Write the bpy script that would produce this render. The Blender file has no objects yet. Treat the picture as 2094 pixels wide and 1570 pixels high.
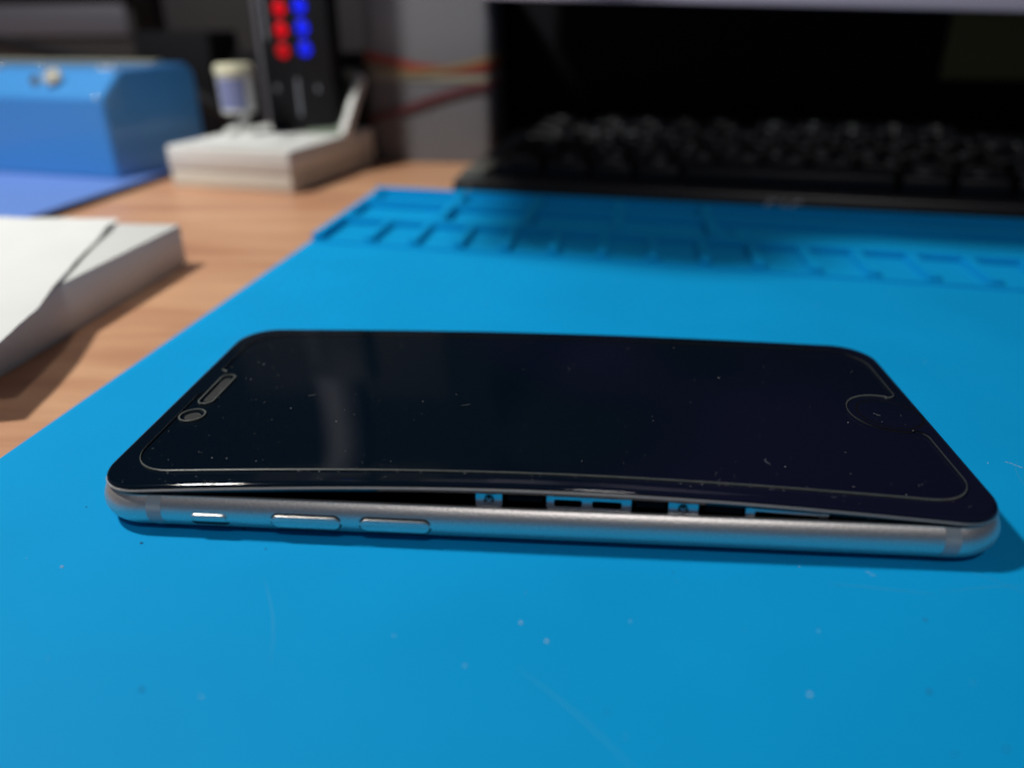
import bpy, bmesh, math, random
from mathutils import Vector, Matrix
from mathutils.geometry import tessellate_polygon

S = 0.001                      # everything below is written in millimetres
R = math.radians
rnd = random.Random(7)
scene = bpy.context.scene
COL = scene.collection

# ------------------------------------------------------------------ camera
cam_d = bpy.data.cameras.new('camera')
cam = bpy.data.objects.new('camera', cam_d); COL.objects.link(cam)
cam_d.sensor_width = 36.0
cam_d.lens = 36.0 * 1587.09 / 2094.0
cam_d.clip_start = 0.005; cam_d.clip_end = 20.0
yaw, pit, rol = R(-4.682), R(25.369), R(-0.399)
fwd = Vector((math.sin(yaw)*math.cos(pit), math.cos(yaw)*math.cos(pit), -math.sin(pit)))
rt = Vector((math.cos(yaw), -math.sin(yaw), 0)); up = rt.cross(fwd)
r2 = rt*math.cos(rol) + up*math.sin(rol); u2 = -rt*math.sin(rol) + up*math.cos(rol)
m = Matrix((r2, u2, -fwd)).transposed().to_4x4()
m.translation = Vector((74.074, -93.885, 71.947)) * S
cam.matrix_world = m
cam_d.dof.use_dof = True
cam_d.dof.focus_distance = 0.131
cam_d.dof.aperture_fstop = 8.2
scene.camera = cam

# ------------------------------------------------------------------ world, lamps, exposure
w = bpy.data.worlds.new('World'); scene.world = w; w.use_nodes = True
bg = w.node_tree.nodes['Background']
bg.inputs[0].default_value = (0.62, 0.70, 0.95, 1); bg.inputs[1].default_value = 0.065

def lamp(name, loc, aim, size, power, color):
    l = bpy.data.lights.new(name, 'AREA'); l.shape = 'DISK'; l.size = size*S; l.energy = power; l.color = color
    o = bpy.data.objects.new(name, l); COL.objects.link(o)
    o.location = Vector(loc)*S
    o.rotation_euler = (Vector(aim)-Vector(loc)).to_track_quat('-Z', 'Y').to_euler()
    return o
lamp('bench_lamp_light', (-285, 92, 515), (60, 350, 0), 60, 3.9, (1.0, 0.985, 0.93))
lamp('ceiling_lamp_light', (185, -760, 1350), (100, 100, 0), 170, 4.7, (1.0, 0.97, 0.97))

scene.view_settings.view_transform = 'Standard'; scene.view_settings.look = 'None'
scene.view_settings.exposure = 0.0; scene.view_settings.gamma = 1.0
scene.view_settings.use_curve_mapping = False
scene.cycles.use_denoising = True
scene.cycles.max_bounces = 8
scene.cycles.sample_clamp_indirect = 4.0

# ------------------------------------------------------------------ materials
def mat(name, col, rough=0.5, metal=0.0, spec=0.5, coat=0.0, bump=0.0, bscale=500.0, emit=None, var=0.0, vscale=60.0, rvar=0.0):
    M = bpy.data.materials.new(name); M.use_nodes = True
    nt = M.node_tree; b = nt.nodes['Principled BSDF']
    b.inputs['Base Color'].default_value = (*col, 1)
    b.inputs['Roughness'].default_value = rough
    b.inputs['Metallic'].default_value = metal
    b.inputs['Specular IOR Level'].default_value = spec
    b.inputs['Coat Weight'].default_value = coat
    if emit:
        b.inputs['Emission Color'].default_value = (*emit[0], 1); b.inputs['Emission Strength'].default_value = emit[1]
    tc = nt.nodes.new('ShaderNodeTexCoord')
    if var or rvar:
        n = nt.nodes.new('ShaderNodeTexNoise'); n.inputs['Scale'].default_value = vscale; n.inputs['Detail'].default_value = 5
        nt.links.new(tc.outputs['Object'], n.inputs['Vector'])
        if var:
            r = nt.nodes.new('ShaderNodeMapRange'); r.inputs['To Min'].default_value = 1-var; r.inputs['To Max'].default_value = 1+var
            nt.links.new(n.outputs['Fac'], r.inputs['Value'])
            h = nt.nodes.new('ShaderNodeHueSaturation'); h.inputs['Color'].default_value = (*col, 1)
            nt.links.new(r.outputs[0], h.inputs['Value']); nt.links.new(h.outputs[0], b.inputs['Base Color'])
        if rvar:
            r = nt.nodes.new('ShaderNodeMapRange'); r.inputs['To Min'].default_value = max(0, rough-rvar); r.inputs['To Max'].default_value = rough+rvar
            nt.links.new(n.outputs['Fac'], r.inputs['Value']); nt.links.new(r.outputs[0], b.inputs['Roughness'])
    if bump:
        n = nt.nodes.new('ShaderNodeTexNoise'); n.inputs['Scale'].default_value = bscale; n.inputs['Detail'].default_value = 4
        nt.links.new(tc.outputs['Object'], n.inputs['Vector'])
        bp = nt.nodes.new('ShaderNodeBump'); bp.inputs['Strength'].default_value = bump; bp.inputs['Distance'].default_value = 0.0001
        nt.links.new(n.outputs['Fac'], bp.inputs['Height']); nt.links.new(bp.outputs[0], b.inputs['Normal'])
    return M

def wood():
    M = mat('desk_wood', (0.5, 0.27, 0.16), 0.38, spec=0.4)
    nt = M.node_tree; b = nt.nodes['Principled BSDF']
    tc = nt.nodes.new('ShaderNodeTexCoord'); mp = nt.nodes.new('ShaderNodeMapping')
    mp.inputs['Rotation'].default_value = (0, 0, R(16)); mp.inputs['Scale'].default_value = (7, 42, 1)
    nt.links.new(tc.outputs['Object'], mp.inputs['Vector'])
    n = nt.nodes.new('ShaderNodeTexNoise'); n.inputs['Scale'].default_value = 1.4; n.inputs['Detail'].default_value = 8; n.inputs['Distortion'].default_value = 0.7
    nt.links.new(mp.outputs[0], n.inputs['Vector'])
    mp2 = nt.nodes.new('ShaderNodeMapping'); mp2.inputs['Rotation'].default_value = (0, 0, R(16)); mp2.inputs['Scale'].default_value = (60, 900, 1)
    nt.links.new(tc.outputs['Object'], mp2.inputs['Vector'])
    n2 = nt.nodes.new('ShaderNodeTexNoise'); n2.inputs['Scale'].default_value = 1.0; n2.inputs['Detail'].default_value = 4
    nt.links.new(mp2.outputs[0], n2.inputs['Vector'])
    cr = nt.nodes.new('ShaderNodeValToRGB')
    e = cr.color_ramp.elements
    e[0].position = 0.3; e[0].color = (0.47, 0.225, 0.13, 1); e[1].position = 0.68; e[1].color = (0.68, 0.40, 0.235, 1)
    x = e.new(0.5); x.color = (0.59, 0.32, 0.185, 1)
    nt.links.new(n.outputs['Fac'], cr.inputs[0])
    mx = nt.nodes.new('ShaderNodeMixRGB'); mx.blend_type = 'MULTIPLY'; mx.inputs[0].default_value = 0.2
    cr2 = nt.nodes.new('ShaderNodeValToRGB'); cr2.color_ramp.elements[0].color = (0.55, 0.5, 0.45, 1); cr2.color_ramp.elements[0].position = 0.3
    nt.links.new(n2.outputs['Fac'], cr2.inputs[0])
    nt.links.new(cr.outputs[0], mx.inputs[1]); nt.links.new(cr2.outputs[0], mx.inputs[2])
    nt.links.new(mx.outputs[0], b.inputs['Base Color'])
    return M

def anodised():
    M = mat('anodised_aluminium', (0.67, 0.635, 0.60), 0.41, metal=0.92)
    nt = M.node_tree; b = nt.nodes['Principled BSDF']
    tc = nt.nodes.new('ShaderNodeTexCoord')
    n = nt.nodes.new('ShaderNodeTexNoise'); n.inputs['Scale'].default_value = 2900; n.inputs['Detail'].default_value = 3
    nt.links.new(tc.outputs['Object'], n.inputs['Vector'])
    bp = nt.nodes.new('ShaderNodeBump'); bp.inputs['Strength'].default_value = 0.36; bp.inputs['Distance'].default_value = 0.0001
    nt.links.new(n.outputs['Fac'], bp.inputs['Height']); nt.links.new(bp.outputs[0], b.inputs['Normal'])
    r = nt.nodes.new('ShaderNodeMapRange'); r.inputs['To Min'].default_value = 0.8; r.inputs['To Max'].default_value = 1.2
    nt.links.new(n.outputs['Fac'], r.inputs['Value'])
    h = nt.nodes.new('ShaderNodeHueSaturation'); h.inputs['Color'].default_value = (0.67, 0.635, 0.60, 1)
    nt.links.new(r.outputs[0], h.inputs['Value']); nt.links.new(h.outputs[0], b.inputs['Base Color'])
    return M

def cover_glass():
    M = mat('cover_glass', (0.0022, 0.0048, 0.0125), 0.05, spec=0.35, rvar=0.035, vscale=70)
    nt = M.node_tree; b = nt.nodes['Principled BSDF']
    tc = nt.nodes.new('ShaderNodeTexCoord'); n = nt.nodes.new('ShaderNodeTexNoise'); n.inputs['Scale'].default_value = 14
    nt.links.new(tc.outputs['Object'], n.inputs['Vector'])
    cr = nt.nodes.new('ShaderNodeValToRGB'); e = cr.color_ramp.elements
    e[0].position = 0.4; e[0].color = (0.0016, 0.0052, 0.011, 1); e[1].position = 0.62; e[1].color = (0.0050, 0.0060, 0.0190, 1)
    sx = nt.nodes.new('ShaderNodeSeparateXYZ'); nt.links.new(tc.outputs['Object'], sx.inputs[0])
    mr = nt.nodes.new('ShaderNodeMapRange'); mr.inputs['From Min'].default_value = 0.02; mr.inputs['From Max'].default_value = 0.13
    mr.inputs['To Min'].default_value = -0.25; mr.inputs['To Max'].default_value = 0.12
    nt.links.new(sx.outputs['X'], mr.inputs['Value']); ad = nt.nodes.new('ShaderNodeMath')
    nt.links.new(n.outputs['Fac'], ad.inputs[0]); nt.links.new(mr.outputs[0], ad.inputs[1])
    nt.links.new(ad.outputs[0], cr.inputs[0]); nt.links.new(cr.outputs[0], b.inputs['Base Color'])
    return M

def led(name, col, e):
    M = mat(name, col, 0.3, emit=(e, 1.0)); nt = M.node_tree; b = nt.nodes['Principled BSDF']
    oi = nt.nodes.new('ShaderNodeObjectInfo'); r = nt.nodes.new('ShaderNodeMapRange')
    r.inputs['To Min'].default_value = 0.28; r.inputs['To Max'].default_value = 0.55
    nt.links.new(oi.outputs['Random'], r.inputs['Value'])
    tc = nt.nodes.new('ShaderNodeTexCoord'); n = nt.nodes.new('ShaderNodeTexNoise'); n.inputs['Scale'].default_value = 350
    nt.links.new(tc.outputs['Object'], n.inputs['Vector'])
    m = nt.nodes.new('ShaderNodeMath'); m.operation = 'MULTIPLY'
    q = nt.nodes.new('ShaderNodeMapRange'); q.inputs['From Min'].default_value = 0.35; q.inputs['From Max'].default_value = 0.65; q.inputs['To Min'].default_value = 0.4; q.inputs['To Max'].default_value = 1.7
    nt.links.new(n.outputs['Fac'], q.inputs['Value']); nt.links.new(q.outputs[0], m.inputs[0]); nt.links.new(r.outputs[0], m.inputs[1])
    nt.links.new(m.outputs[0], b.inputs['Emission Strength'])
    return M

def film():
    M = bpy.data.materials.new('protector_glass'); M.use_nodes = True; nt = M.node_tree
    nt.nodes.clear()
    o = nt.nodes.new('ShaderNodeOutputMaterial'); mx = nt.nodes.new('ShaderNodeMixShader')
    fr = nt.nodes.new('ShaderNodeFresnel'); fr.inputs['IOR'].default_value = 1.35
    t = nt.nodes.new('ShaderNodeBsdfTransparent'); g = nt.nodes.new('ShaderNodeBsdfGlossy'); g.inputs['Roughness'].default_value = 0.05
    nt.links.new(fr.outputs[0], mx.inputs[0]); nt.links.new(t.outputs[0], mx.inputs[1]); nt.links.new(g.outputs[0], mx.inputs[2])
    nt.links.new(mx.outputs[0], o.inputs[0])
    return M

M = {
 'silicone': mat('blue_silicone', (0.003, 0.30, 0.64), 0.6, spec=0.06, bump=0.35, bscale=2200, var=0.09, vscale=30, rvar=0.06),
 'wood': wood(),
 'alu': anodised(),
 'band': mat('antenna_plastic', (0.34, 0.35, 0.35), 0.5, bump=0.05),
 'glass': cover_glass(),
 'film': film(),
 'film_edge': mat('protector_edge', (0.08, 0.09, 0.086), 0.35, spec=0.5, var=0.4, vscale=900),
 'blackgloss': mat('black_gloss_plastic', (0.004, 0.005, 0.008), 0.18, spec=0.5),
 'blackmat': mat('black_inside', (0.002, 0.002, 0.003), 0.8, spec=0.1),
 'trim': mat('bezel_trim', (0.62, 0.59, 0.55), 0.5, metal=1.0, bump=0.3, bscale=3000),
 'steel': mat('clip_steel', (0.50, 0.51, 0.52), 0.27, metal=1.0),
 'gap': mat('dark_gap', (0.01, 0.01, 0.012), 0.6),
 'slot': mat('earpiece_mesh', (0.02, 0.022, 0.022), 0.5, bump=0.6, bscale=4000),
 'dust': mat('dust', (0.6, 0.62, 0.6), 0.8),
 'white': mat('white_cardboard', (0.68, 0.69, 0.67), 0.5, spec=0.3, bump=0.12, bscale=300),
 'white2': mat('cream_cardboard', (0.66, 0.64, 0.57), 0.55, spec=0.3, var=0.05, vscale=30),
 'paper': mat('white_tissue_paper', (0.70, 0.71, 0.70), 0.75, spec=0.15, bump=0.3, bscale=220),
 'blue': mat('blue_enamel', (0.05, 0.25, 0.60), 0.36, coat=0.4, spec=0.5, var=0.05, vscale=20),
 'lilac': mat('periwinkle_cover', (0.13, 0.24, 0.60), 0.5, spec=0.3),
 'navy': mat('navy_edge', (0.03, 0.035, 0.09), 0.6),
 'key': mat('key_plastic', (0.0035, 0.004, 0.006), 0.42, spec=0.16, bump=0.1, bscale=1500),
 'case': mat('keyboard_plastic', (0.004, 0.0045, 0.006), 0.3, spec=0.35),
 'legend': mat('legend_print', (0.40, 0.41, 0.42), 0.6),
 'void': mat('black_case', (0.004, 0.004, 0.006), 0.75, spec=0.15),
 'void2': mat('charcoal_plastic', (0.006, 0.006, 0.008), 0.55, spec=0.2),
 'wall': mat('dark_wall_paint', (0.02, 0.02, 0.026), 0.9, spec=0.1, var=0.2, vscale=4),
 'bezel': mat('lilac_grey_plastic', (0.36, 0.34, 0.44), 0.5),
 'carton': mat('grey_carton_board', (0.15, 0.15, 0.165), 0.5, spec=0.3),
 'red': mat('red_band', (0.25, 0.035, 0.02), 0.6),
 'red2': mat('dark_red_band', (0.11, 0.022, 0.03), 0.6),
 'yellow': mat('yellow_band', (0.24, 0.16, 0.07), 0.6),
 'cream': mat('cream_band', (0.25, 0.24, 0.18), 0.6),
 'olive': mat('olive_label', (0.16, 0.15, 0.05), 0.7),
 'greybox': mat('grey_metal_cabinet', (0.07, 0.07, 0.09), 0.5),
 'brown': mat('brown_grey_board', (0.02, 0.018, 0.02), 0.8),
 'chrome': mat('chrome', (0.85, 0.84, 0.80), 0.16, metal=1.0),
 'brass': mat('nickel_knob', (0.72, 0.70, 0.60), 0.25, metal=1.0),
 'highlight_grey': mat('painted_corner_highlight', (0.13, 0.13, 0.115), 0.35),
 'green': mat('grey_green_lining', (0.12, 0.16, 0.11), 0.7),
 'column': mat('grey_column_paint', (0.14, 0.14, 0.165), 0.5),
 'ledr': led('red_led', (0.2, 0, 0), (1.0, 0.0, 0.015)),
 'ledb': led('blue_led', (0, 0, 0.2), (0.01, 0.03, 1.4)),
 'print': mat('grey_print', (0.16, 0.17, 0.2), 0.6),
 'lilacsticker': mat('lilac_sticker', (0.20, 0.23, 0.42), 0.6),
 'capcream': mat('cream_cap', (0.75, 0.74, 0.55), 0.35),
 'scratch': mat('mat_scratch', (0.02, 0.30, 0.56), 0.7),
 'speck': mat('dark_speck', (0.01, 0.09, 0.2), 0.8),
}

# ------------------------------------------------------------------ helpers
def tag(o, label=None, cat=None, group=None, kind=None):
    if label: o['label'] = label
    if cat: o['category'] = cat
    if group: o['group'] = group
    if kind: o['kind'] = kind
    return o

def empty(name, loc=(0, 0, 0), rz=0.0):
    o = bpy.data.objects.new(name, None); COL.objects.link(o)
    o.empty_display_size = 0.01
    o.location = Vector(loc)*S; o.rotation_euler = (0, 0, R(rz)); return o

def link(name, bm, m, parent=None, smooth=None, loc=None, rot=None, mats=None):
    bmesh.ops.recalc_face_normals(bm, faces=bm.faces)
    for v in bm.verts: v.co *= S
    me = bpy.data.meshes.new(name); bm.to_mesh(me); bm.free()
    for x in (mats or [m]): me.materials.append(M[x] if isinstance(x, str) else x)
    if smooth is not None:
        me.shade_smooth()
        me.set_sharp_from_angle(angle=R(smooth))
    o = bpy.data.objects.new(name, me); COL.objects.link(o)
    if parent: o.parent = parent
    if loc: o.location = Vector(loc)*S
    if rot: o.rotation_euler = tuple(R(a) for a in rot)
    return o

def box_bm(x0, x1, y0, y1, z0, z1, bev=0.0, seg=2, bm=None):
    b = bmesh.new()
    vs = [b.verts.new((x, y, z)) for x in (x0, x1) for y in (y0, y1) for z in (z0, z1)]
    for f in ((0,1,3,2),(4,6,7,5),(0,4,5,1),(2,3,7,6),(0,2,6,4),(1,5,7,3)): b.faces.new([vs[i] for i in f])
    if bev > 0: bmesh.ops.bevel(b, geom=b.edges[:], offset=bev, segments=seg, profile=0.5, affect='EDGES')
    return b

def box(name, x0, x1, y0, y1, z0, z1, m, parent=None, bev=0.3, **k):
    return link(name, box_bm(x0, x1, y0, y1, z0, z1, bev), m, parent, smooth=40, **k)

def rrect(x0, x1, y0, y1, r, n=10):
    out = []
    for cx, cy, a0 in ((x1-r, y1-r, 0), (x0+r, y1-r, 90), (x0+r, y0+r, 180), (x1-r, y0+r, 270)):
        for i in range(n+1):
            a = R(a0 + 90*i/n); out.append((cx+r*math.cos(a), cy+r*math.sin(a)))
    return out                                    # counter-clockwise

def densify(pts, step):
    out = []
    for i, p in enumerate(pts):
        q = pts[(i+1) % len(pts)]; d = math.dist(p, q); k = max(1, int(d/step))
        for j in range(k): out.append((p[0]+(q[0]-p[0])*j/k, p[1]+(q[1]-p[1])*j/k))
    return out

def inset(pts, d):
    if d == 0: return list(pts)
    n = len(pts); out = []
    for i in range(n):
        a, b, c = pts[i-1], pts[i], pts[(i+1) % n]
        e1 = Vector((b[0]-a[0], b[1]-a[1])); e2 = Vector((c[0]-b[0], c[1]-b[1]))
        if e1.length < 1e-9: e1 = e2
        if e2.length < 1e-9: e2 = e1
        e1.normalize(); e2.normalize()
        nn = Vector((-e1.y-e2.y, e1.x+e2.x))
        if nn.length < 1e-6: nn = Vector((-e1.y, e1.x))
        nn.normalize(); k = max(0.5, nn.dot(Vector((-e1.y, e1.x))))
        out.append((b[0]+nn.x*d/k, b[1]+nn.y*d/k))
    return out

def loft(outline, profile, cap0=False, cap1=False, bm=None):
    """rings of the outline inset by profile[i][0] at height profile[i][1]"""
    bm = bm or bmesh.new(); rings = []
    for d, z in profile:
        rings.append([bm.verts.new((x, y, z)) for x, y in inset(outline, d)])
    n = len(outline)
    for a, b in zip(rings, rings[1:]):
        for i in range(n):
            bm.faces.new((a[i], a[(i+1) % n], b[(i+1) % n], b[i]))
    if cap0: bm.faces.new(rings[0][::-1])
    if cap1: bm.faces.new(rings[-1])
    return bm, rings

def prism(pts, z0, z1, bev=0.0):
    bm = bmesh.new()
    a = [bm.verts.new((x, y, z0)) for x, y in pts]; b = [bm.verts.new((x, y, z1)) for x, y in pts]
    n = len(pts)
    bm.faces.new(a[::-1]); bm.faces.new(b)
    for i in range(n): bm.faces.new((a[i], a[(i+1) % n], b[(i+1) % n], b[i]))
    if bev: bmesh.ops.bevel(bm, geom=bm.edges[:], offset=bev, segments=2, affect='EDGES')
    return bm

def cyl_bm(r0, r1, z0, z1, n=24, bev=0.0):
    return prism_taper([(math.cos(2*math.pi*i/n), math.sin(2*math.pi*i/n)) for i in range(n)], r0, r1, z0, z1, bev)
def prism_taper(c, r0, r1, z0, z1, bev):
    bm = bmesh.new(); n = len(c)
    a = [bm.verts.new((x*r0, y*r0, z0)) for x, y in c]; b = [bm.verts.new((x*r1, y*r1, z1)) for x, y in c]
    bm.faces.new(a[::-1]); t = bm.faces.new(b)
    for i in range(n): bm.faces.new((a[i], a[(i+1) % n], b[(i+1) % n], b[i]))
    if bev: bmesh.ops.bevel(bm, geom=list(t.edges), offset=bev, segments=3, affect='EDGES')
    return bm

def tube_bm(path, r, n=10, bm=None):
    bm = bm or bmesh.new(); rings = []
    P = [Vector(p) for p in path]
    for i, p in enumerate(P):
        t = (P[min(i+1, len(P)-1)] - P[max(i-1, 0)]).normalized()
        u = t.cross(Vector((0, 0, 1)))
        if u.length < 1e-3: u = Vector((1, 0, 0))
        u.normalize(); v = u.cross(t)
        rings.append([bm.verts.new(p + (u*math.cos(2*math.pi*k/n) + v*math.sin(2*math.pi*k/n))*r) for k in range(n)])
    for a, b in zip(rings, rings[1:]):
        for k in range(n): bm.faces.new((a[k], a[(k+1) % n], b[(k+1) % n], b[k]))
    bm.faces.new(rings[0]); bm.faces.new(rings[-1][::-1])
    return bm

_txt = {}
def text_mesh(s, size, depth=0.05):
    if (s, size) in _txt: return _txt[(s, size)]
    c = bpy.data.curves.new('legend_text', 'FONT'); c.body = s; c.size = size*S; c.extrude = depth*S
    c.resolution_u = 2; c.align_x = 'CENTER'; c.align_y = 'CENTER'
    o = bpy.data.objects.new('tmp', c); COL.objects.link(o)
    me = bpy.data.meshes.new_from_object(o.evaluated_get(bpy.context.evaluated_depsgraph_get()))
    bpy.data.objects.remove(o); bpy.data.curves.remove(c)
    _txt[(s, size)] = me
    return me

def text_obj(name, s, size, m, parent, loc, rot=(0, 0, 0)):
    me = text_mesh(s, size).copy(); me.materials.clear(); me.materials.append(M[m])
    o = bpy.data.objects.new(name, me); COL.objects.link(o); o.parent = parent
    o.location = Vector(loc)*S; o.rotation_euler = tuple(R(a) for a in rot); return o

# ================================================================== SETTING
desk = link('desk', box_bm(-900, 900, -500, 700, -32, -2), 'wood'); tag(desk, kind='structure')
wall = link('wall', box_bm(-1500, 1500, 705, 725, -600, 1700), 'wall'); tag(wall, kind='structure')

# ================================================================== REPAIR MAT
MU = Vector((math.cos(R(-10.5)), math.sin(R(-10.5)))); MV = Vector((-0.056, -0.9984)); MO = Vector((-17.0, 253.0))
def muv(u, v): p = MO + MU*u + MV*v; return (p.x, p.y)
mat_t = empty('repair_mat', (0, 0, 0))
tag(mat_t, 'large bright blue silicone repair mat with moulded trays along its far side, under the phone', 'mat')
def mat_block(name, u0, u1, v0, v1, z0, z1, bev=0.5):
    pts = [muv(u0, v1), muv(u1, v1), muv(u1, v0), muv(u0, v0)]
    return link(name, prism(pts, z0, z1, bev), 'silicone', mat_t, smooth=50)
mat_block('sheet', 0, 350, 0, 345, -1.96, 0.0, 0.4)
# rims that run along the far side
mat_block('rim', 0.3, 345, 0.3, 4, -0.2, 3.2)
mat_block('rim', 3, 345, 22.5, 27, -0.2, 3.2)
mat_block('rim', 3, 345, 50.5, 55.5, -0.2, 2.4)
mat_block('rim', 3, 345, 80.5, 82.8, -0.2, 0.7, 0.2)
mat_block('rim', 0.6, 4.6, 4.4, 82, -0.2, 2.6)
for k in range(1, 5):
    u = 7 + 34*k - 2
    mat_block('divider', u, u+4.4, 4.2, 22.3, -0.2, 3.0)
    mat_block('divider', u, u+4.4, 27.2, 50.2, -0.2, 3.0)
for k in range(1, 21):
    u = 4 + 16.5*k
    mat_block('divider', u, u+3.6, 55.8, 80.2, -0.2, 2.1, 0.5)
mat_block('tray_step', 150, 345, 30, 49.8, -0.2, 1.0)

def strip(path, wd, z=0.012):
    bm = bmesh.new(); a = []
    for i, p in enumerate(path):
        q = path[min(i+1, len(path)-1)]; o_ = path[max(i-1, 0)]
        t = Vector((q[0]-o_[0], q[1]-o_[1])).normalized(); n = Vector((-t.y, t.x))*wd/2*(math.sin(math.pi*(i+.5)/len(path))+.15)
        a.append((bm.verts.new((p[0]+n.x, p[1]+n.y, z)), bm.verts.new((p[0]-n.x, p[1]-n.y, z))))
    for s, t in zip(a, a[1:]): bm.faces.new((s[0], s[1], t[1], t[0]))
    return bm
def curve(p0, p1, sag, n=14):
    d = Vector((p1[0]-p0[0], p1[1]-p0[1])); nn = Vector((-d.y, d.x))
    return [(p0[0]+d.x*t+nn.x*sag*4*t*(1-t), p0[1]+d.y*t+nn.y*sag*4*t*(1-t)) for t in [i/(n-1) for i in range(n)]]
for p0, p1, sag, wd in (((30.5, -9), (37.5, -25), .05, .09), ((68, -23), (82, -37), .03, .14), ((110, -4.0), (124, -5.2), .01, .12),
                        ((150, 22), (153, 33), .1, .10), ((125, -4.6), (139, -2), .02, .10), ((128, 2), (140, -8), .05, .08)):
    link('scratch', strip(curve(p0, p1, sag), wd), 'scratch', mat_t)

# ================================================================== PHONE
LX, LY = 138.3, 67.1
def lift(x, y):
    t = min(1, max(0, y/LY)); xx = min(1, max(0, x/LX))
    return (2.3*(1-t) + 1.15*t + 1.25*math.exp(-max(0, y)/4.5))*math.sin(math.pi*xx) - 0.25*(1-t) + t*(0.40*(1-xx) - 0.42*xx)
def grad(x, y, e=0.05):
    return ((lift(x+e, y)-lift(x-e, y))/(2*e), (lift(x, y+e)-lift(x, y-e))/(2*e))

phone = empty('smartphone', (0, 0, 0))
tag(phone, 'silver grey smartphone on the blue mat, its bent black screen lifting out of the frame', 'smartphone')

body_out = densify(rrect(0, LX, 0, LY, 8.5, 16), 1.5)
prof = [(4.2, 0.0)]
for i in range(0, 17):                                     # the round side, from the back up to the rim
    a = R(-78 + (78+52)*i/16)
    prof.append(((4.1 if a < 0 else 3.35)*(1-math.cos(a)), 3.45 + 3.4*math.sin(a)))
rim_d, rim_z = prof[-1]
prof += [(rim_d+0.12, rim_z+0.06), (rim_d+0.55, rim_z+0.06), (rim_d+0.62, rim_z), (rim_d+0.66, 1.0)]
bm, rings = loft(body_out, prof)
bm.faces.new(rings[0][::-1])
body = link('body_shell', bm, 'alu', phone, smooth=35)
bm, rings = loft(body_out, [(rim_d+0.7, 0.9), (rim_d+0.7, 1.05)], True, True)
link('inner_tray', bm, 'blackmat', phone)

def side_patch(name, x0, x1, near=True, off=0.02, m='band', skew=0.0):
    bm = bmesh.new(); cols = []
    pts = [p for p in prof[2:19]]
    for j, x in enumerate([x0 + (x1-x0)*k/6 for k in range(7)]):
        col = []
        for k, (d, z) in enumerate(pts):
            a = (z-3.45)/3.4; dd = d - off
            xs = x + skew*max(0, -a)**2
            col.append(bm.verts.new((xs, dd if near else LY-dd, z + off*a)))
        cols.append(col)
    for a, b in zip(cols, cols[1:]):
        for k in range(len(pts)-1): bm.faces.new((a[k], b[k], b[k+1], a[k+1]))
    return link(name, bm, m, body, smooth=60)
side_patch('antenna_band', 10.2, 12.5, skew=1.6)
side_patch('antenna_band', 127.7, 129.9, skew=-1.6)
side_patch('antenna_band', 10.2, 12.5, near=False)
side_patch('antenna_band', 127.7, 129.9, near=False)

def pill(x0, x1, z0, z1, y0, y1, bev=0.3, n=8):
    """a pill shaped block standing out of the near side towards -y"""
    r = (z1-z0)/2
    o = densify(rrect(x0, x1, z0, z1, r*0.999, n), 0.8)
    bm, rings = loft(o, [(0, 0), (0, 1), (bev*0.3, 1.6), (bev, 2)], True, True)
    hs = {0: y0, 1: y1+bev, 1.6: y1+bev*0.3, 2: y1}
    for v in bm.verts:
        z = v.co.z; key = min(hs, key=lambda k: abs(k-z))
        v.co = Vector((v.co.x, hs[key], v.co.y))
    return bm
def button(x0, x1, z0, z1, out, name):
    link('button_gap', pill(x0-0.22, x1+0.22, z0-0.22, z1+0.22, 1.2, 0.02, 0.02), 'gap', body, smooth=30)
    return link(name, pill(x0, x1, z0, z1, 1.2, -out), 'alu', body, smooth=35)
link('switch_recess', pill(16.9, 23.4, 2.05, 4.35, 1.2, 0.13, 0.02), 'gap', body, smooth=30)
link('mute_switch', pill(17.25, 22.8, 2.75, 4.05, 1.2, -0.3, 0.34), 'alu', body, smooth=35)
button(29.8, 40.4, 2.25, 4.35, 0.3, 'volume_button')
button(43.4, 54.0, 2.25, 4.35, 0.3, 'volume_button')

# battery swelling up inside
o = densify(rrect(45, 128, 14, 55, 3, 4), 3)
bm, rings = loft(o, [(0, 1.06), (0, 4.2), (1.2, 5.0), (4, 5.8), (9, 6.3)], True, True)
link('battery', bm, 'blackmat', phone, smooth=50)

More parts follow.
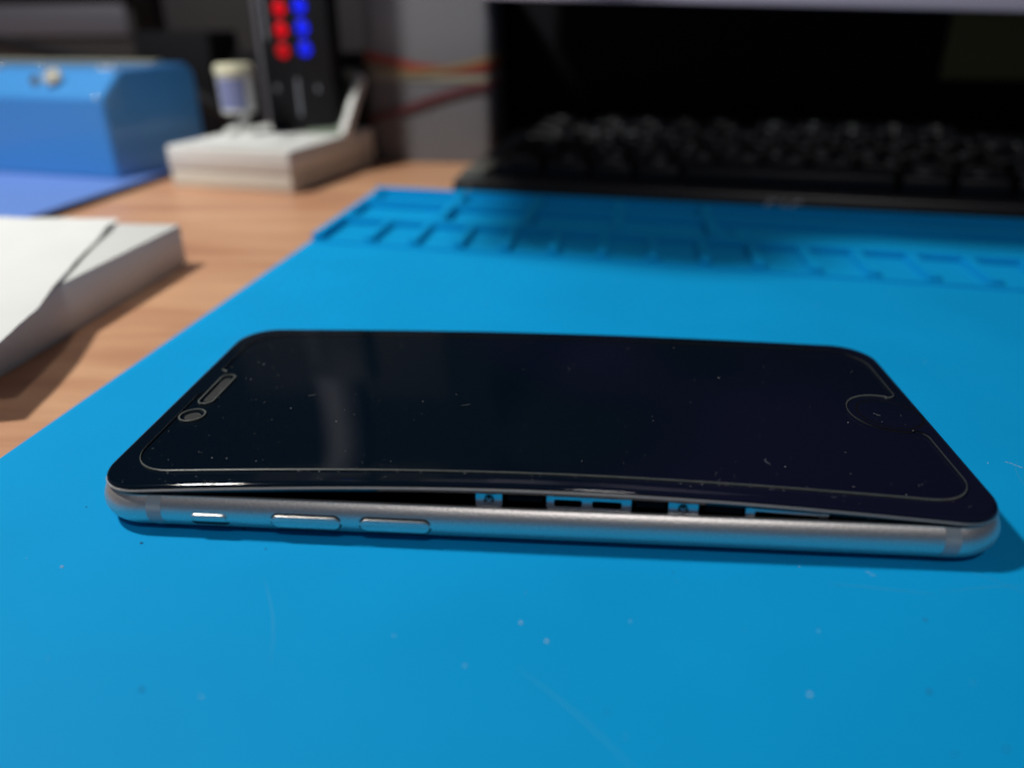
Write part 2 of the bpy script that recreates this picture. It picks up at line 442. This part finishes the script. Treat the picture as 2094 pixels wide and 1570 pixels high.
def bent(name, outline, profile, m, parent, holes=(), rim_mat=None, step=2.0, bottom=True, hole_z=None):
    """plate with a shaped edge that follows the bend of the display"""
    bm = bmesh.new(); rings = []
    for d, z in profile:
        rings.append([bm.verts.new((x, y, z)) for x, y in inset(outline, d)])
    n = len(outline)
    for a, b in zip(rings, rings[1:]):
        for i in range(n):
            f = bm.faces.new((a[i], a[(i+1) % n], b[(i+1) % n], b[i])); f.material_index = 1 if rim_mat else 0
    top = [bm.edges.get((rings[-1][i], rings[-1][(i+1) % n])) for i in range(n)]
    z1 = profile[-1][1]; z0 = profile[0][1]
    edges = list(top)
    for h in holes:
        a = [bm.verts.new((x, y, z0)) for x, y in h]; b = [bm.verts.new((x, y, z1)) for x, y in h]; k = len(h)
        for i in range(k):
            f = bm.faces.new((a[i], a[(i+1) % k], b[(i+1) % k], b[i])); f.material_index = 1 if rim_mat else 0
            edges.append(bm.edges.get((b[i], b[(i+1) % k])))
    res = bmesh.ops.triangle_fill(bm, use_beauty=True, use_dissolve=False, edges=edges)
    tf = [g for g in res['geom'] if isinstance(g, bmesh.types.BMFace)]
    for f in tf: f.material_index = 0
    if bottom and not holes: bm.faces.new(rings[0][::-1])
    xs = [p[0] for p in outline]; ys = [p[1] for p in outline]
    for lo, hi, no in ((min(xs), max(xs), (1, 0, 0)), (min(ys), max(ys), (0, 1, 0))):
        k = int((hi-lo)/step)
        for i in range(1, k):
            c = lo + (hi-lo)*i/k + 0.013
            bmesh.ops.bisect_plane(bm, geom=bm.verts[:]+bm.edges[:]+bm.faces[:], plane_co=(no[0]*c, no[1]*c, 0), plane_no=no, dist=1e-5)
    bmesh.ops.recalc_face_normals(bm, faces=bm.faces)
    for v in bm.verts: v.co.z += lift(v.co.x, v.co.y)
    flat = {}
    o = link(name, bm, m, parent, smooth=42, mats=[m, rim_mat] if rim_mat else [m])
    me = o.data; me.update()
    nrm = [tuple(c.vector) for c in me.corner_normals]
    for p in me.polygons:
        for li in p.loop_indices:
            co = me.vertices[me.loops[li].vertex_index].co / S
            if p.normal.z > 0.6 and abs(co.z - lift(co.x, co.y) - z1) < 1e-3:
                gx, gy = grad(co.x, co.y); nrm[li] = tuple(Vector((-gx, -gy, 1)).normalized())
    me.normals_split_custom_set(nrm)
    return o

gi = 0.85
g_out = densify(rrect(gi, LX-gi, gi, LY-gi, 7.9, 14), 1.5)
edgeprof = [(0.12, 6.86)] + [(1.0*(1-math.cos(R(a))), 6.95 + 0.62*math.sin(R(a))) for a in (0, 12, 25, 38, 50, 62, 74, 82, 90)]
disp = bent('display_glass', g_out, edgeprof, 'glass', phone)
f_out = densify(rrect(gi+0.25, LX-gi-0.25, gi+0.25, LY-gi-0.25, 7.7, 14), 1.5)
bent('bezel_trim', densify(rrect(gi+0.02, LX-gi-0.02, gi+0.02, LY-gi-0.02, 7.9, 14), 1.5), [(0.3, 6.5), (-0.02, 6.52), (-0.2, 6.62), (-0.08, 6.86), (0.3, 6.9)], 'trim', disp, step=4)
bent('display_frame', f_out, [(1.5, 5.35), (1.0, 5.45), (0.55, 5.72), (0.42, 6.4), (0.3, 6.57)], 'blackgloss', disp, step=4)

# parts on the glass
def disc_pts(cx, cy, r, n=32): return [(cx+r*math.cos(2*math.pi*i/n), cy+r*math.sin(2*math.pi*i/n)) for i in range(n)]
bent('home_button', disc_pts(131.0, 33.5, 5.3), [(0, 7.5), (0, 7.585), (0.25, 7.60)], 'glass', disp, step=3)
bent('home_button_ring', disc_pts(131.0, 33.5, 5.75), [(0, 7.5), (0, 7.572), (0.15, 7.578)], 'blackmat', disp, holes=[disc_pts(131, 33.5, 5.35)[::-1]], step=3)
bent('earpiece', densify(rrect(6.5, 8.1, 29.4, 39.6, 0.84, 6), 1), [(0, 7.5), (0, 7.585), (.05, 7.59)], 'slot', disp, step=3)
bent('front_camera', disc_pts(7.3, 23.7, 1.4), [(0, 7.5), (0, 7.585), (.2, 7.60)], 'slot', disp, step=3)

# screen protector: inset sheet, slot and camera holes, notch for the home button
px0, px1, py0, py1, pr = 4.4, 134.6, 5.0, 62.2, 7.6
o = []
def arc(cx, cy, r, a0, a1, n=10): return [(cx+r*math.cos(R(a0+(a1-a0)*i/n)), cy+r*math.sin(R(a0+(a1-a0)*i/n))) for i in range(n+1)]
o += arc(px1-pr, py1-pr, pr, 0, 90); o += arc(px0+pr, py1-pr, pr, 90, 180)
# small bay for the sensor in the earpiece side
o += arc(px0-0.2, 43.5, 0.9, 60, -10, 4)[0:0]
o += [(px0, 43.2)] + arc(px0+0.7, 42.0, 0.7, 90, 0, 4) + arc(px0+0.7, 34.0, 0.7, 0, -60, 4) + [(px0, 31.6)]
o += arc(px0+pr, py0+pr, pr, 180, 270); o += arc(px1-pr, py0+pr, pr, 270, 360)
# notch: fillet, circle round the button, fillet
cxh, cyh, rh = 130.7, 33.5, 6.9
o += arc(px1-2.2, cyh-8.4, 2.2, 0, 85, 6)
o += arc(cxh, cyh, rh, -75, -285, 26)
o += arc(px1-2.2, cyh+8.4, 2.2, -85, 0, 6)
film_out = densify(o, 1.6)
slot = densify(rrect(5.9, 8.7, 28.2, 40.6, 1.45, 8), 1.2)[::-1]
hole = disc_pts(7.3, 23.7, 2.2)[::-1]
bent('screen_protector', film_out, [(0, 7.58), (0, 7.83), (0.14, 7.93)], 'film', disp, holes=[slot, hole], rim_mat='film_edge')
def rim_ring(name, pts, wd, m='film_edge', z0=7.60, z1=7.96):
    inn = inset(pts, wd)
    bent(name, pts, [(0, z0), (0, z1-.03), (0.03, z1)], m, disp, holes=[inn[::-1]], step=3)
rim_ring('slot_edge', densify(rrect(5.75, 8.85, 28.05, 40.75, 1.5, 8), 1.2), 0.3)
rim_ring('camera_hole_edge', disc_pts(7.3, 23.7, 2.38), 0.3)

# steel clips that hang from the lifted display edge
def clip(x0, x1, h, windows=(), screw=False):
    xm = (x0+x1)/2; L = x1-x0
    top, bot = 5.45, 5.45-h
    out = [(x0, bot+.35), (x0+.3, bot), (x1-.3, bot), (x1, bot+.35), (x1, top-.05), (x1-0.9, top-.05), (x1-1.1, top-.22), (x0+1.1, top-.22), (x0+.9, top-.05), (x0, top-.05)]
    bm = bmesh.new(); E = []
    def ring(pts):
        vs = [bm.verts.new((x, 0, z)) for x, z in pts]
        return [bm.edges.new((vs[i], vs[(i+1) % len(vs)])) for i in range(len(vs))]
    E += ring(densify(out, 0.5))
    for wx0, wx1, wz0, wz1 in windows: E += ring(rrect(wx0, wx1, wz0, wz1, min(0.28, (wz1-wz0)/2.1), 4)[::-1])
    bmesh.ops.triangle_fill(bm, use_beauty=True, edges=E)
    for z in [bot + h*k/6 for k in range(1, 6)]:
        bmesh.ops.bisect_plane(bm, geom=bm.verts[:]+bm.edges[:]+bm.faces[:], plane_co=(0, 0, z), plane_no=(0, 0, 1), dist=1e-5)
    r = bmesh.ops.extrude_face_region(bm, geom=bm.faces[:])
    for v in [g for g in r['geom'] if isinstance(g, bmesh.types.BMVert)]: v.co.y += 0.18
    for v in bm.verts:
        t = (top - v.co.z)/h
        v.co.y += 2.3 + 0.03*t - 1.0*max(0, t-0.38)**1.4
        v.co.z += lift(v.co.x, 1.9)
    link('clip', bm, 'steel', disp, smooth=50)
    if screw:
        bm = bmesh.new()
        for k, (r0, r1) in enumerate(((0.62, 0.76),)):
            n = 24
            a = [bm.verts.new((xm+r1*math.cos(2*math.pi*i/n), 2.02, bot+h*.42+r1*math.sin(2*math.pi*i/n))) for i in range(n)]
            if r0:
                b = [bm.verts.new((xm+r0*math.cos(2*math.pi*i/n), 2.02, bot+h*.42+r0*math.sin(2*math.pi*i/n))) for i in range(n)]
                for i in range(n): bm.faces.new((a[i], a[(i+1) % n], b[(i+1) % n], b[i]))
            else: bm.faces.new(a)
        for dx, dz in ((.38, 0), (-.38, 0), (0, .38), (0, -.38)):
            q = [bm.verts.new((xm+dx+sx*.16, 2.02, bot+h*.42+dz+sz*.13)) for sx, sz in ((-1, -1), (1, -1), (1, 1), (-1, 1))]
            bm.faces.new(q)
        for v in bm.verts: v.co.z += lift(xm, 1.9)
        r = bmesh.ops.extrude_face_region(bm, geom=bm.faces[:])
        for v in [g for g in r['geom'] if isinstance(g, bmesh.types.BMVert)]: v.co.y += 0.3
        link('clip_screw', bm, 'gap', disp)
clip(60.7, 64.6, 2.15, screw=True)
clip(71.2, 83.6, 2.15, windows=((72.3, 76.4, 3.72, 4.75), (77.9, 82.2, 3.72, 4.75)))
clip(89.0, 93.3, 2.15, screw=True)
clip(100.1, 111.9, 2.0, windows=((101.4, 110.6, 3.9, 4.85),))
clip(117.2, 121.6, 1.6)
for xa, xb in ((65.5, 70.6), (84.2, 88.4), (94.2, 99.5), (112.4, 116.8)):
    o_ = link('gasket', box_bm(xa, xb, 1.9, 2.7, 4.4, 5.5, 0.1), 'blackmat', disp)
    for v in o_.data.vertices: v.co.z += lift(v.co.x/S, 1.9)*S
# worn nick on the glass edge above the mute switch
bm = bmesh.new()
for k in range(26):
    x = 20.6 + rnd.gauss(0, 0.7); a = rnd.uniform(15, 80)
    d = 1.0*(1-math.cos(R(a))); z = 6.95+0.62*math.sin(R(a)) + lift(x, 1)
    mm = Matrix.Translation((x, gi+d-0.01, z+0.01)) @ Matrix.Rotation(rnd.uniform(0, 3), 4, 'X') @ Matrix.Diagonal((rnd.uniform(.05, .2), .05, .05, 1))
    bmesh.ops.create_icosphere(bm, subdivisions=1, radius=1, matrix=mm)
tag(link('chipped_edge', bm, 'film_edge', disp), kind='stuff')

# ================================================================== DUST
bm = bmesh.new()
def grain(x, y, z, r, el=1.0):
    mm = Matrix.Translation((x, y, z)) @ Matrix.Rotation(rnd.uniform(0, 6.3), 4, 'Z') @ Matrix.Diagonal((r*el, r, r*.7, 1))
    bmesh.ops.create_icosphere(bm, subdivisions=1, radius=1, matrix=mm)
def hair(x, y, z, L, r=0.022):
    a = rnd.uniform(0, 6.3); path = []
    for i in range(7):
        path.append((x, y, z)); a += rnd.uniform(-.6, .6); x += math.cos(a)*L/6; y += math.sin(a)*L/6
    tube_bm(path, r, 4, bm)
top = lambda x, y: (7.95 if (px0+1 < x < px1-1 and py0+.5 < y < py1-1) else 7.56) + lift(x, y)
for x, y in ((47.9, 29.1), (102.7, 44.2), (107.5, 11.4), (12.2, 45.6), (12.4, 38.4), (24.6, 26.0), (34.3, 21.1), (20.2, 8.4), (17.7, 8.6), (122.1, 28.2), (86.1, 57.1)):
    grain(x, y, top(x, y)+.02, 0.07, 1.4)
for i in range(210):
    x = 6 + 128*rnd.random()**1.7; y = 2 + 58*rnd.random()**1.4; grain(x, y, top(x, y)+.02, rnd.uniform(.018, .042), rnd.uniform(1, 2.5))
for i in range(60):
    x = rnd.uniform(8, 132); y = 5.0 + rnd.gauss(0, .25); grain(x, y, top(x, y)+.02 if y > 5 else 7.6+lift(x, y), rnd.uniform(.03, .075), rnd.uniform(1, 2))
for i in range(5):
    x = rnd.uniform(10, 130); y = rnd.uniform(4, 60); hair(x, y, top(x, y)+.04, rnd.uniform(.6, 2.0), 0.010)
for x, y, L in ((113, 3.9, 1.8), (92, 4.3, 1.2)): hair(x, y, 7.62+lift(x, y), L, .014)
for x, y in ((68.6, -15.5), (72.1, -18.6), (103.1, -24.9), (1.3, -8.8)): grain(x, y, .08, .15, 1.5)
for i in range(70):
    x = rnd.uniform(-25, 170); y = rnd.uniform(-42, 150); 
    if -1 < x < 140 and -1 < y < 69: continue
    grain(x, y, .04, rnd.uniform(.035, .08), rnd.uniform(1, 3))
for x, y, L in ((153.5, 29, 3), (118, -2.5, 1.5)): hair(x, y, .05, L, .02)
tag(link('dust', bm, 'dust'), kind='stuff')
bm = bmesh.new()
for x, y in ((23.7, -29.8), (116.3, -22.8), (23.1, 2.2), (9, -2.5)): grain(x, y, .05, .22, 1.2)
for i in range(40):
    x = rnd.uniform(-25, 170); y = rnd.uniform(-42, 150)
    if -1 < x < 140 and -1 < y < 69: continue
    grain(x, y, .02, rnd.uniform(.06, .16), rnd.uniform(1, 2.5))
tag(link('grime', bm, 'speck'), kind='stuff')

# ================================================================== KEYBOARD
KB_A = -10.5
kb = empty('keyboard', (17.5, 251.5, -2), KB_A)
tag(kb, 'black computer keyboard lying across the far edge of the blue mat', 'keyboard')
sect = [(0, 0), (-0.6, 2), (-0.6, 7.0), (1.2, 9.2), (160, 19.5), (162, 17), (162, 0)]
bm = bmesh.new()
A = [bm.verts.new((0, y, z)) for y, z in sect]; B = [bm.verts.new((430, y, z)) for y, z in sect]; n = len(sect)
bm.faces.new(A); bm.faces.new(B[::-1])
for i in range(n): bm.faces.new((A[i], B[i], B[(i+1) % n], A[(i+1) % n]))
bmesh.ops.bevel(bm, geom=bm.edges[:], offset=1.0, segments=3, affect='EDGES')
case = link('case', bm, 'case', kb, smooth=40)
def plate_z(b): return 9.2 + (b-1.2)*10.3/158.8
key_lib = {}
def key_mesh(wd):
    k = round(wd, 2)
    if k not in key_lib:
        bm = bmesh.new(); W2 = wd/2
        o0 = rrect(-W2, W2, -8.9, 8.9, 1.0, 3)
        bm, rings = loft(o0, [(0, 0), (0.2, 3.2), (1.0, 6.3), (1.6, 6.8)], True, True)
        for v in bm.verts:
            if v.co.z > 6: v.co.y += 0.4
        bmesh.ops.recalc_face_normals(bm, faces=bm.faces)
        for v in bm.verts: v.co *= S
        me = bpy.data.meshes.new('key'); bm.to_mesh(me); bm.free(); me.materials.append(M['key'])
        me.shade_smooth(); me.set_sharp_from_angle(angle=R(35)); key_lib[k] = me
    return key_lib[k]
U = 19.05
rows = [
 [('Ctrl', 1.2), ('Fn', 1.1), ('Win', 1.0), ('Alt', 1.05), ('', 0), (' ', 4.4), ('Alt', 1.05), ('Fn', 1.1), ('Menu', 1.0), ('Ctrl', 1.1), ('', .4)],
 [('Shift', 2.05), ('Z', 1), ('X', 1), ('C', 1), ('V', 1), ('B', 1), ('N', 1), ('M', 1), (',', 1), ('.', 1), ('/', 1), ('Shift', 1.4)],
 [('Caps', 1.7), ('A', 1), ('S', 1), ('D', 1), ('F', 1), ('G', 1), ('H', 1), ('J', 1), ('K', 1), ('L', 1), (';', 1), ("'", 1)],
 [('Tab', 1.5), ('Q', 1), ('W', 1), ('E', 1), ('R', 1), ('T', 1), ('Y', 1), ('U', 1), ('I', 1), ('O', 1), ('P', 1), ('[', 1)],
 [('`', 1), ('1', 1), ('2', 1), ('3', 1), ('4', 1), ('5', 1), ('6', 1), ('7', 1), ('8', 1), ('9', 1), ('0', 1), ('-', 1)],
 [('Esc', 1), ('', .5), ('F1', 1), ('F2', 1), ('F3', 1), ('F4', 1), ('', .4), ('F5', 1), ('F6', 1), ('F7', 1), ('F8', 1), ('F9', 1)]]
cyr = dict(zip('QWERTYUIOPASDFGHJKLZXCVBNM', 'ЙЦУКЕНГШЩЗФЫВАПРОЛДЯЧСМИТЬ'))
for ri, row in enumerate(rows):
    a = 15.5; b = 8.0 + 9.5 + U*ri
    for lab, wd in row:
        if lab and a < 300:
            o = bpy.data.objects.new('key', key_mesh(wd*U-1.4)); COL.objects.link(o); o.parent = kb
            o.location = Vector((a+wd*U/2, b, plate_z(b)-0.6))*S; o.rotation_euler = (R(3.7), 0, 0)
            if lab.strip():
                w2 = wd*U/2-4
                if len(lab) == 1:
                    text_obj('legend', lab, 4.6, 'legend', o, (-w2+1.6, 3.6, 6.83))
                    if lab in cyr: text_obj('legend', cyr[lab], 4.4, 'legend', o, (w2-1.8, -1.6, 6.83))
                else:
                    text_obj('legend', lab, 3.6 if ri else 4.0, 'legend', o, (0, 0.6, 6.83))
        a += wd*U
link('corner_highlight', box_bm(2.5, 13.5, 4, 34, 8.4, 12.4, 1.4), 'highlight_grey', kb, smooth=40)  # lighter grey block, paints the lit highlight at the left corner
bm = cyl_bm(1.0, 0.8, 0, 0.5, 16, 0.2)
link('corner_screw', bm, 'brass', kb, smooth=40, loc=(7, -0.5, 5.0), rot=(80, 0, 0))
for dx, s in ((-4.8, 'C'), (0, 'I'), (4.8, 'C')):
    text_obj('front_mark', s, 6.6, 'paper', kb, (140+dx, -0.66, 4.2), (90, 0, 0))

# ================================================================== BLUE CASE, PERIWINKLE FOLDER
fold = empty('folder', (-138, 250, -2), -4)
tag(fold, 'flat periwinkle blue folder on the desk under the blue metal case', 'folder')
link('cover', prism([(0, -90), (0, 84), (-170, 84), (-170, -90)], 2.8, 3.6, 0.2), 'lilac', fold)
link('pages', prism([(-1, -89), (-1, 83), (-169, 83), (-169, -89)], 0, 2.8), 'navy', fold)

bc = empty('metal_case', (-148.0, 269.5, 1.7), -12.6)
tag(bc, 'blue metal case with sloped front edge and two round knobs, on the folder at left', 'case')
sect = [(0, 0), (0, 36.5), (15, 48.2), (63, 48.8), (67.5, 44.5), (67.5, 0)]
bm = bmesh.new(); n = len(sect)
A = [bm.verts.new((0, y, z)) for y, z in sect]; B = [bm.verts.new((-150, y, z)) for y, z in sect]
bm.faces.new(A); bm.faces.new(B[::-1])
for i in range(n): bm.faces.new((A[i], B[i], B[(i+1) % n], A[(i+1) % n]))
bmesh.ops.bevel(bm, geom=bm.edges[:], offset=0.8, segments=3, affect='EDGES')
link('shell', bm, 'blue', bc, smooth=35)
link('knob', cyl_bm(3.6, 4.6, 0, 4.0, 24, 0.8), 'brass', bc, smooth=40, loc=(-33, 9, 43.6), rot=(52, 0, 12))
link('knob', cyl_bm(2.4, 2.6, 0, 3.0, 24, 0.8), 'brass', bc, smooth=40, loc=(-43.5, 8.0, 42.6), rot=(52, 0, 0))
link('edge_highlight', box_bm(-148, -10, 50, 57, 48.9, 50.4, 0.4), 'cream', bc, smooth=40)  # pale strip in place of the highlight line on the top rear edge
for a_, z_ in ((-3, 15), (-8, 15.5), (-11.5, 16), (-72, 15), (-75, 15.6), (-46, 15), (-4, 1.2)):  # chrome beads added to give the small glints along the edges
    bm = bmesh.new(); bmesh.ops.create_uvsphere(bm, u_segments=16, v_segments=10, radius=1.25)
    link('glint_bead', bm, 'chrome', bc, smooth=60, loc=(a_, z_, 48.5 if z_ > 5 else 37.0))

# ================================================================== WHITE BOX AT THE FRONT LEFT, WITH TISSUE
wb = empty('white_box', (-55.3, 146.3, -2), -1)
tag(wb, 'flat white cardboard box on the desk at left, half covered by tissue paper', 'box')
box('lid', -78, 0, -109, 0, 0.9, 13.4, 'white', wb, 0.5)
box('tray', -77.6, -0.4, -108.6, -0.4, 0, 0.88, 'white', wb, 0.1)
pp = [(-80, 148.8), (-77.5, 149), (-65.5, 110), (-56.5, 84), (-50, 66), (-46.5, 52), (-44, 39), (-60, 35), (-135, 34), (-140, 148)]
bm = bmesh.new()
vs = [bm.verts.new((x, y, 0)) for x, y in densify(pp, 4)]
E = [bm.edges.new((vs[i], vs[(i+1) % len(vs)])) for i in range(len(vs))]
bmesh.ops.triangle_fill(bm, use_beauty=True, edges=E)
for i in range(1, 24):
    for no, lo, hi in (((1, 0, 0), -140, -44), ((0, 1, 0), 34, 149)):
        c = lo + (hi-lo)*i/24
        bmesh.ops.bisect_plane(bm, geom=bm.verts[:]+bm.edges[:]+bm.faces[:], plane_co=(no[0]*c, no[1]*c, 0), plane_no=no, dist=1e-4)
from mathutils import noise
for v in bm.verts:
    x, y = v.co.x, v.co.y
    h = 12.0 + 0.9*abs(noise.noise(Vector((x*.045, y*.045, 3)))) + 0.35*abs(noise.noise(Vector((x*.16, y*.16, 7))))
    h += 0.9*max(0, 1-abs((x+100)*.5-(y-120))/14)
    if x > -55: h -= 0.05*(x+55)**1.3
    v.co.z = h
r = bmesh.ops.extrude_face_region(bm, geom=bm.faces[:])
for v in [g for g in r['geom'] if isinstance(g, bmesh.types.BMVert)]: v.co.z += 0.14
tag(link('tissue_sheet', bm, 'paper', smooth=30), 'crumpled sheet of white tissue paper spread over the flat box at left', 'paper')

# ================================================================== WHITE OPEN BOX WITH BLACK PANEL
ob = empty('open_box', (-58.3, 258.5, -2), -12.5)
tag(ob, 'small white box with raised back lid on the desk between blue case and keyboard', 'box')
box('base', -66, 0, 0, 84, 0, 8.2, 'white2', ob, 0.5)
box('upper_tray', -66.4, 0.4, -0.4, 84, 8.5, 19.3, 'white', ob, 1.0)
# lid leaning back with its rim
lid = box('lid', -24, -2, 0, 2, 0, 33, 'green', ob, 0.3, loc=(0, 54, 19), rot=(-42, 0, 0))
link('lid_rim', box_bm(-2.0, 1.5, -3.5, 2.5, -1, 35, 0.4), 'white', ob, smooth=40, loc=(0, 54, 19), rot=(-42, 0, 0))
link('lid_rim', box_bm(-24, -2.1, -3.5, 2.5, 33.1, 38, 0.4), 'cream', ob, smooth=40, loc=(0, 54, 19), rot=(-42, 0, 0))
sh = link('paper_slip', prism([(-60, 4), (-14, 10), (-22, 44), (-62, 40)], 0, 0.3), 'paper', loc=(-58.3, 258.5, 17.7), rot=(0, 0, -12.5))
tag(sh, 'white paper slip lying on top of the small open box', 'paper')

dv = empty('indicator_panel', (-69, 318, 17.6), -8)
tag(dv, 'tall black instrument standing on the open white box with red and blue lights', 'instrument')
box('housing', -20.5, 17.5, 0, 14, 0, 118, 'void2', dv, 1.2)
for k in range(4):
    z = 39.0 + 9.6*k
    link('red_light', cyl_bm(3.6, 3.1, 0, 1.4, 16, 0.5), 'ledr', dv, smooth=40, loc=(-8.2+.3*k, 0.1, z), rot=(90, 0, 0))
    link('blue_light', cyl_bm(3.7, 3.2, 0, 1.4, 16, 0.5), 'ledb', dv, smooth=40, loc=(3.8-.2*k, 0.1, z+1), rot=(90, 0, 0))
for x_, z0, z1, wd in ((-17, 44, 110, 1.4), (-14.5, 20, 23, 1.6), (-3, 8, 26, 1.6), (8, 20, 23, 1.6)):
    link('scale_mark', box_bm(x_, x_+wd, -0.12, 0.2, z0, z1), 'print', dv)

cl = empty('plastic_cap', (-98, 305, 17.9), 0)
tag(cl, 'small white plastic cap with lilac sticker standing on the open box beside the black instrument', 'cap')
link('stem', tube_bm([(-6, -6, 1.2), (0, -2, 4), (3, 0, 9), (2, 0, 13)], 2.2, 12), 'white', cl, smooth=60)
hd = link('holder', cyl_bm(8.2, 8.8, 11, 29, 28, 1.0), 'white', cl, smooth=40)
bm = bmesh.new(); a = [[bm.verts.new(((8.45+.03*z)*math.cos(R(t)), (8.45+.03*z)*math.sin(R(t)), 13+z)) for z in (0, 14)] for t in range(225, 322, 8)]
for p, q in zip(a, a[1:]): bm.faces.new((p[0], q[0], q[1], p[1]))
link('sticker', bm, 'lilacsticker', hd, smooth=60)
link('rim', cyl_bm(9.4, 9.4, 29.2, 33.5, 28, 1.0), 'capcream', cl, smooth=40)
link('foot', cyl_bm(4.0, 3.4, 0, 1.6, 20, 0.6), 'white', cl, smooth=40, loc=(4, -3, 0))

# ================================================================== GREY CARTON WITH BANDS
ct = empty('carton', (-43, 346, -2), -2)
tag(ct, 'grey upright carton with red, yellow and cream bands wrapped round it, left of the keyboard', 'carton')
c_out = densify(rrect(0, 69, 0, 48, 5, 6), 6)
bm, rings = loft(c_out, [(0.8, 0), (0, 0.8), (0, 94), (1.0, 95)], True, True)
link('board', bm, 'carton', ct, smooth=35)
def band(name, zs, wd, m, off):
    """a flat band round the carton; zs gives its height at points along the front"""
    pts = inset(densify(rrect(0, 69, 0, 48, 5, 6), 3), -off); bm = bmesh.new(); a = []
    for x, y in pts:
        t = min(1, max(0, x/69))*(len(zs)-1); i = min(len(zs)-2, int(t)); z = zs[i]+(zs[i+1]-zs[i])*(t-i)
        a.append((bm.verts.new((x, y, z)), bm.verts.new((x, y, z+wd))))
    n = len(a)
    for i in range(n): bm.faces.new((a[i][0], a[(i+1) % n][0], a[(i+1) % n][1], a[i][1]))
    r = bmesh.ops.extrude_face_region(bm, geom=bm.faces[:])
    for v in [g for g in r['geom'] if isinstance(g, bmesh.types.BMVert)]:
        cx, cy = 34.5, 24; d = Vector((v.co.x-cx, v.co.y-cy, 0)).normalized()*-0.3; v.co += d
    link(name, bm, m, ct, smooth=50)
band('elastic_band', [53.5, 51, 47.5, 46, 46.5, 48], 4.2, 'red', 0.9)
band('elastic_band', [50, 47, 45.5, 47, 49.5, 53], 2.4, 'yellow', 1.3)
band('elastic_band', [43.5, 43.2, 43, 42.5, 42, 42], 3.6, 'cream', 0.55)
band('elastic_band', [21, 24.5, 29, 33.5, 37, 39.5], 3.6, 'red2', 1.7)

# ================================================================== DARK BACKGROUND THINGS
pc = empty('computer_tower', (14, 400, -2), -8)
tag(pc, 'black box shaped computer behind the keyboard with a yellowish label', 'computer')
box('housing', 0, 430, 0, 180, 0, 340, 'void', pc, 2.0)
box('label', 250, 344, -0.5, 0.5, 42, 76, 'olive', pc, 0.1)
mn = empty('monitor', (22, 338, 0), -9.5)
tag(mn, 'monitor above the keyboard, only its lilac grey lower frame edge showing', 'monitor')
mb = link('lower_frame', box_bm(0, 430, 0, 16, 0, 15, 1.2), 'bezel', mn, smooth=40, loc=(0, 0, 79.8), rot=(0, 1.9, 0))
link('screen', box_bm(0, 430, 0.8, 30, 0, 260, 1.0), 'void', mn, smooth=40, loc=(0, 0, 95.2), rot=(0, 1.9, 0))
link('stand', box_bm(340, 400, 20, 40, -2, 90, 2), 'void', mn, smooth=40)

cab = empty('cabinet', (-262, 520, -2), 3)
tag(cab, 'dark grey cabinet at the back behind the blue metal case', 'cabinet')
box('housing', -220, 0, 0, 120, 0, 190, 'brown', cab, 2.0)
box('front_panel', -200, -4, -3, -0.3, 62, 86, 'greybox', cab, 1.0)
box('shelf_edge', -210, 20, -8, -3.2, 88, 93, 'void2', cab, 1.0)
br = empty('back_board', (-258, 560, -2), 0)
tag(br, 'brownish grey board standing at the back between cabinet and instrument', 'board')
box('panel', 0, 210, 0, 12, 0, 260, 'brown', br, 1.0)
ad = empty('power_adapter', (-222, 440, -2), -5)
tag(ad, 'black power adapter block standing behind the blue metal case', 'adapter')
box('block', 0, 54, 0, 40, 0, 66, 'void', ad, 2.0)
box('side_block', 52, 180, 24, 54, 0, 52, 'void', ad, 2.0)
tag(link('cable', tube_bm([(-360, 430, 64), (-300, 425, 58), (-250, 412, 50), (-215, 405, 44), (-180, 402, 35), (-150, 402, 20), (-138, 404, 2.5), (-120, 410, 2.2)], 4.5, 12), 'void2', smooth=60),
    'thick black cable sloping down behind the blue metal case', 'cable')

ms = empty('unseen_stand', (-103, 404, -2), 0)
tag(ms, 'grey column of a bench stand hidden behind the black instrument, its unseen head added to shade the mat', 'stand')
link('foot', cyl_bm(30, 28, 0, 6, 32, 1), 'void', ms, smooth=40)
link('column', cyl_bm(19, 19, 6.2, 520, 32, 1), 'column', ms, smooth=40)
link('arm', tube_bm([(12, -10, 262), (40, -90, 262), (95, -205, 188)], 9, 12), 'void', ms, smooth=60)
link('shade_head', prism([(x+103, y-404) for x, y in ((-69, 141), (-45, 133), (-18, 124), (-8, 127), (2, 156), (47, 143), (82, 140), (82, 236), (-69, 236))], 170, 186, 2), 'void', ms, smooth=40)  # unseen plate, outline shaped to cast the soft shadow on mat and keyboard

# the bench layout is turned a touch against the phone
turn = Matrix.Translation(Vector((0.98, 0.05, 0))*S) @ Matrix.Rotation(-0.0061, 4, 'Z')
for o in COL.objects:
    if o.parent is None and o.type in ('MESH', 'EMPTY') and o.name not in ('smartphone', 'dust', 'desk', 'wall'):
        o.matrix_world = turn @ o.matrix_basis
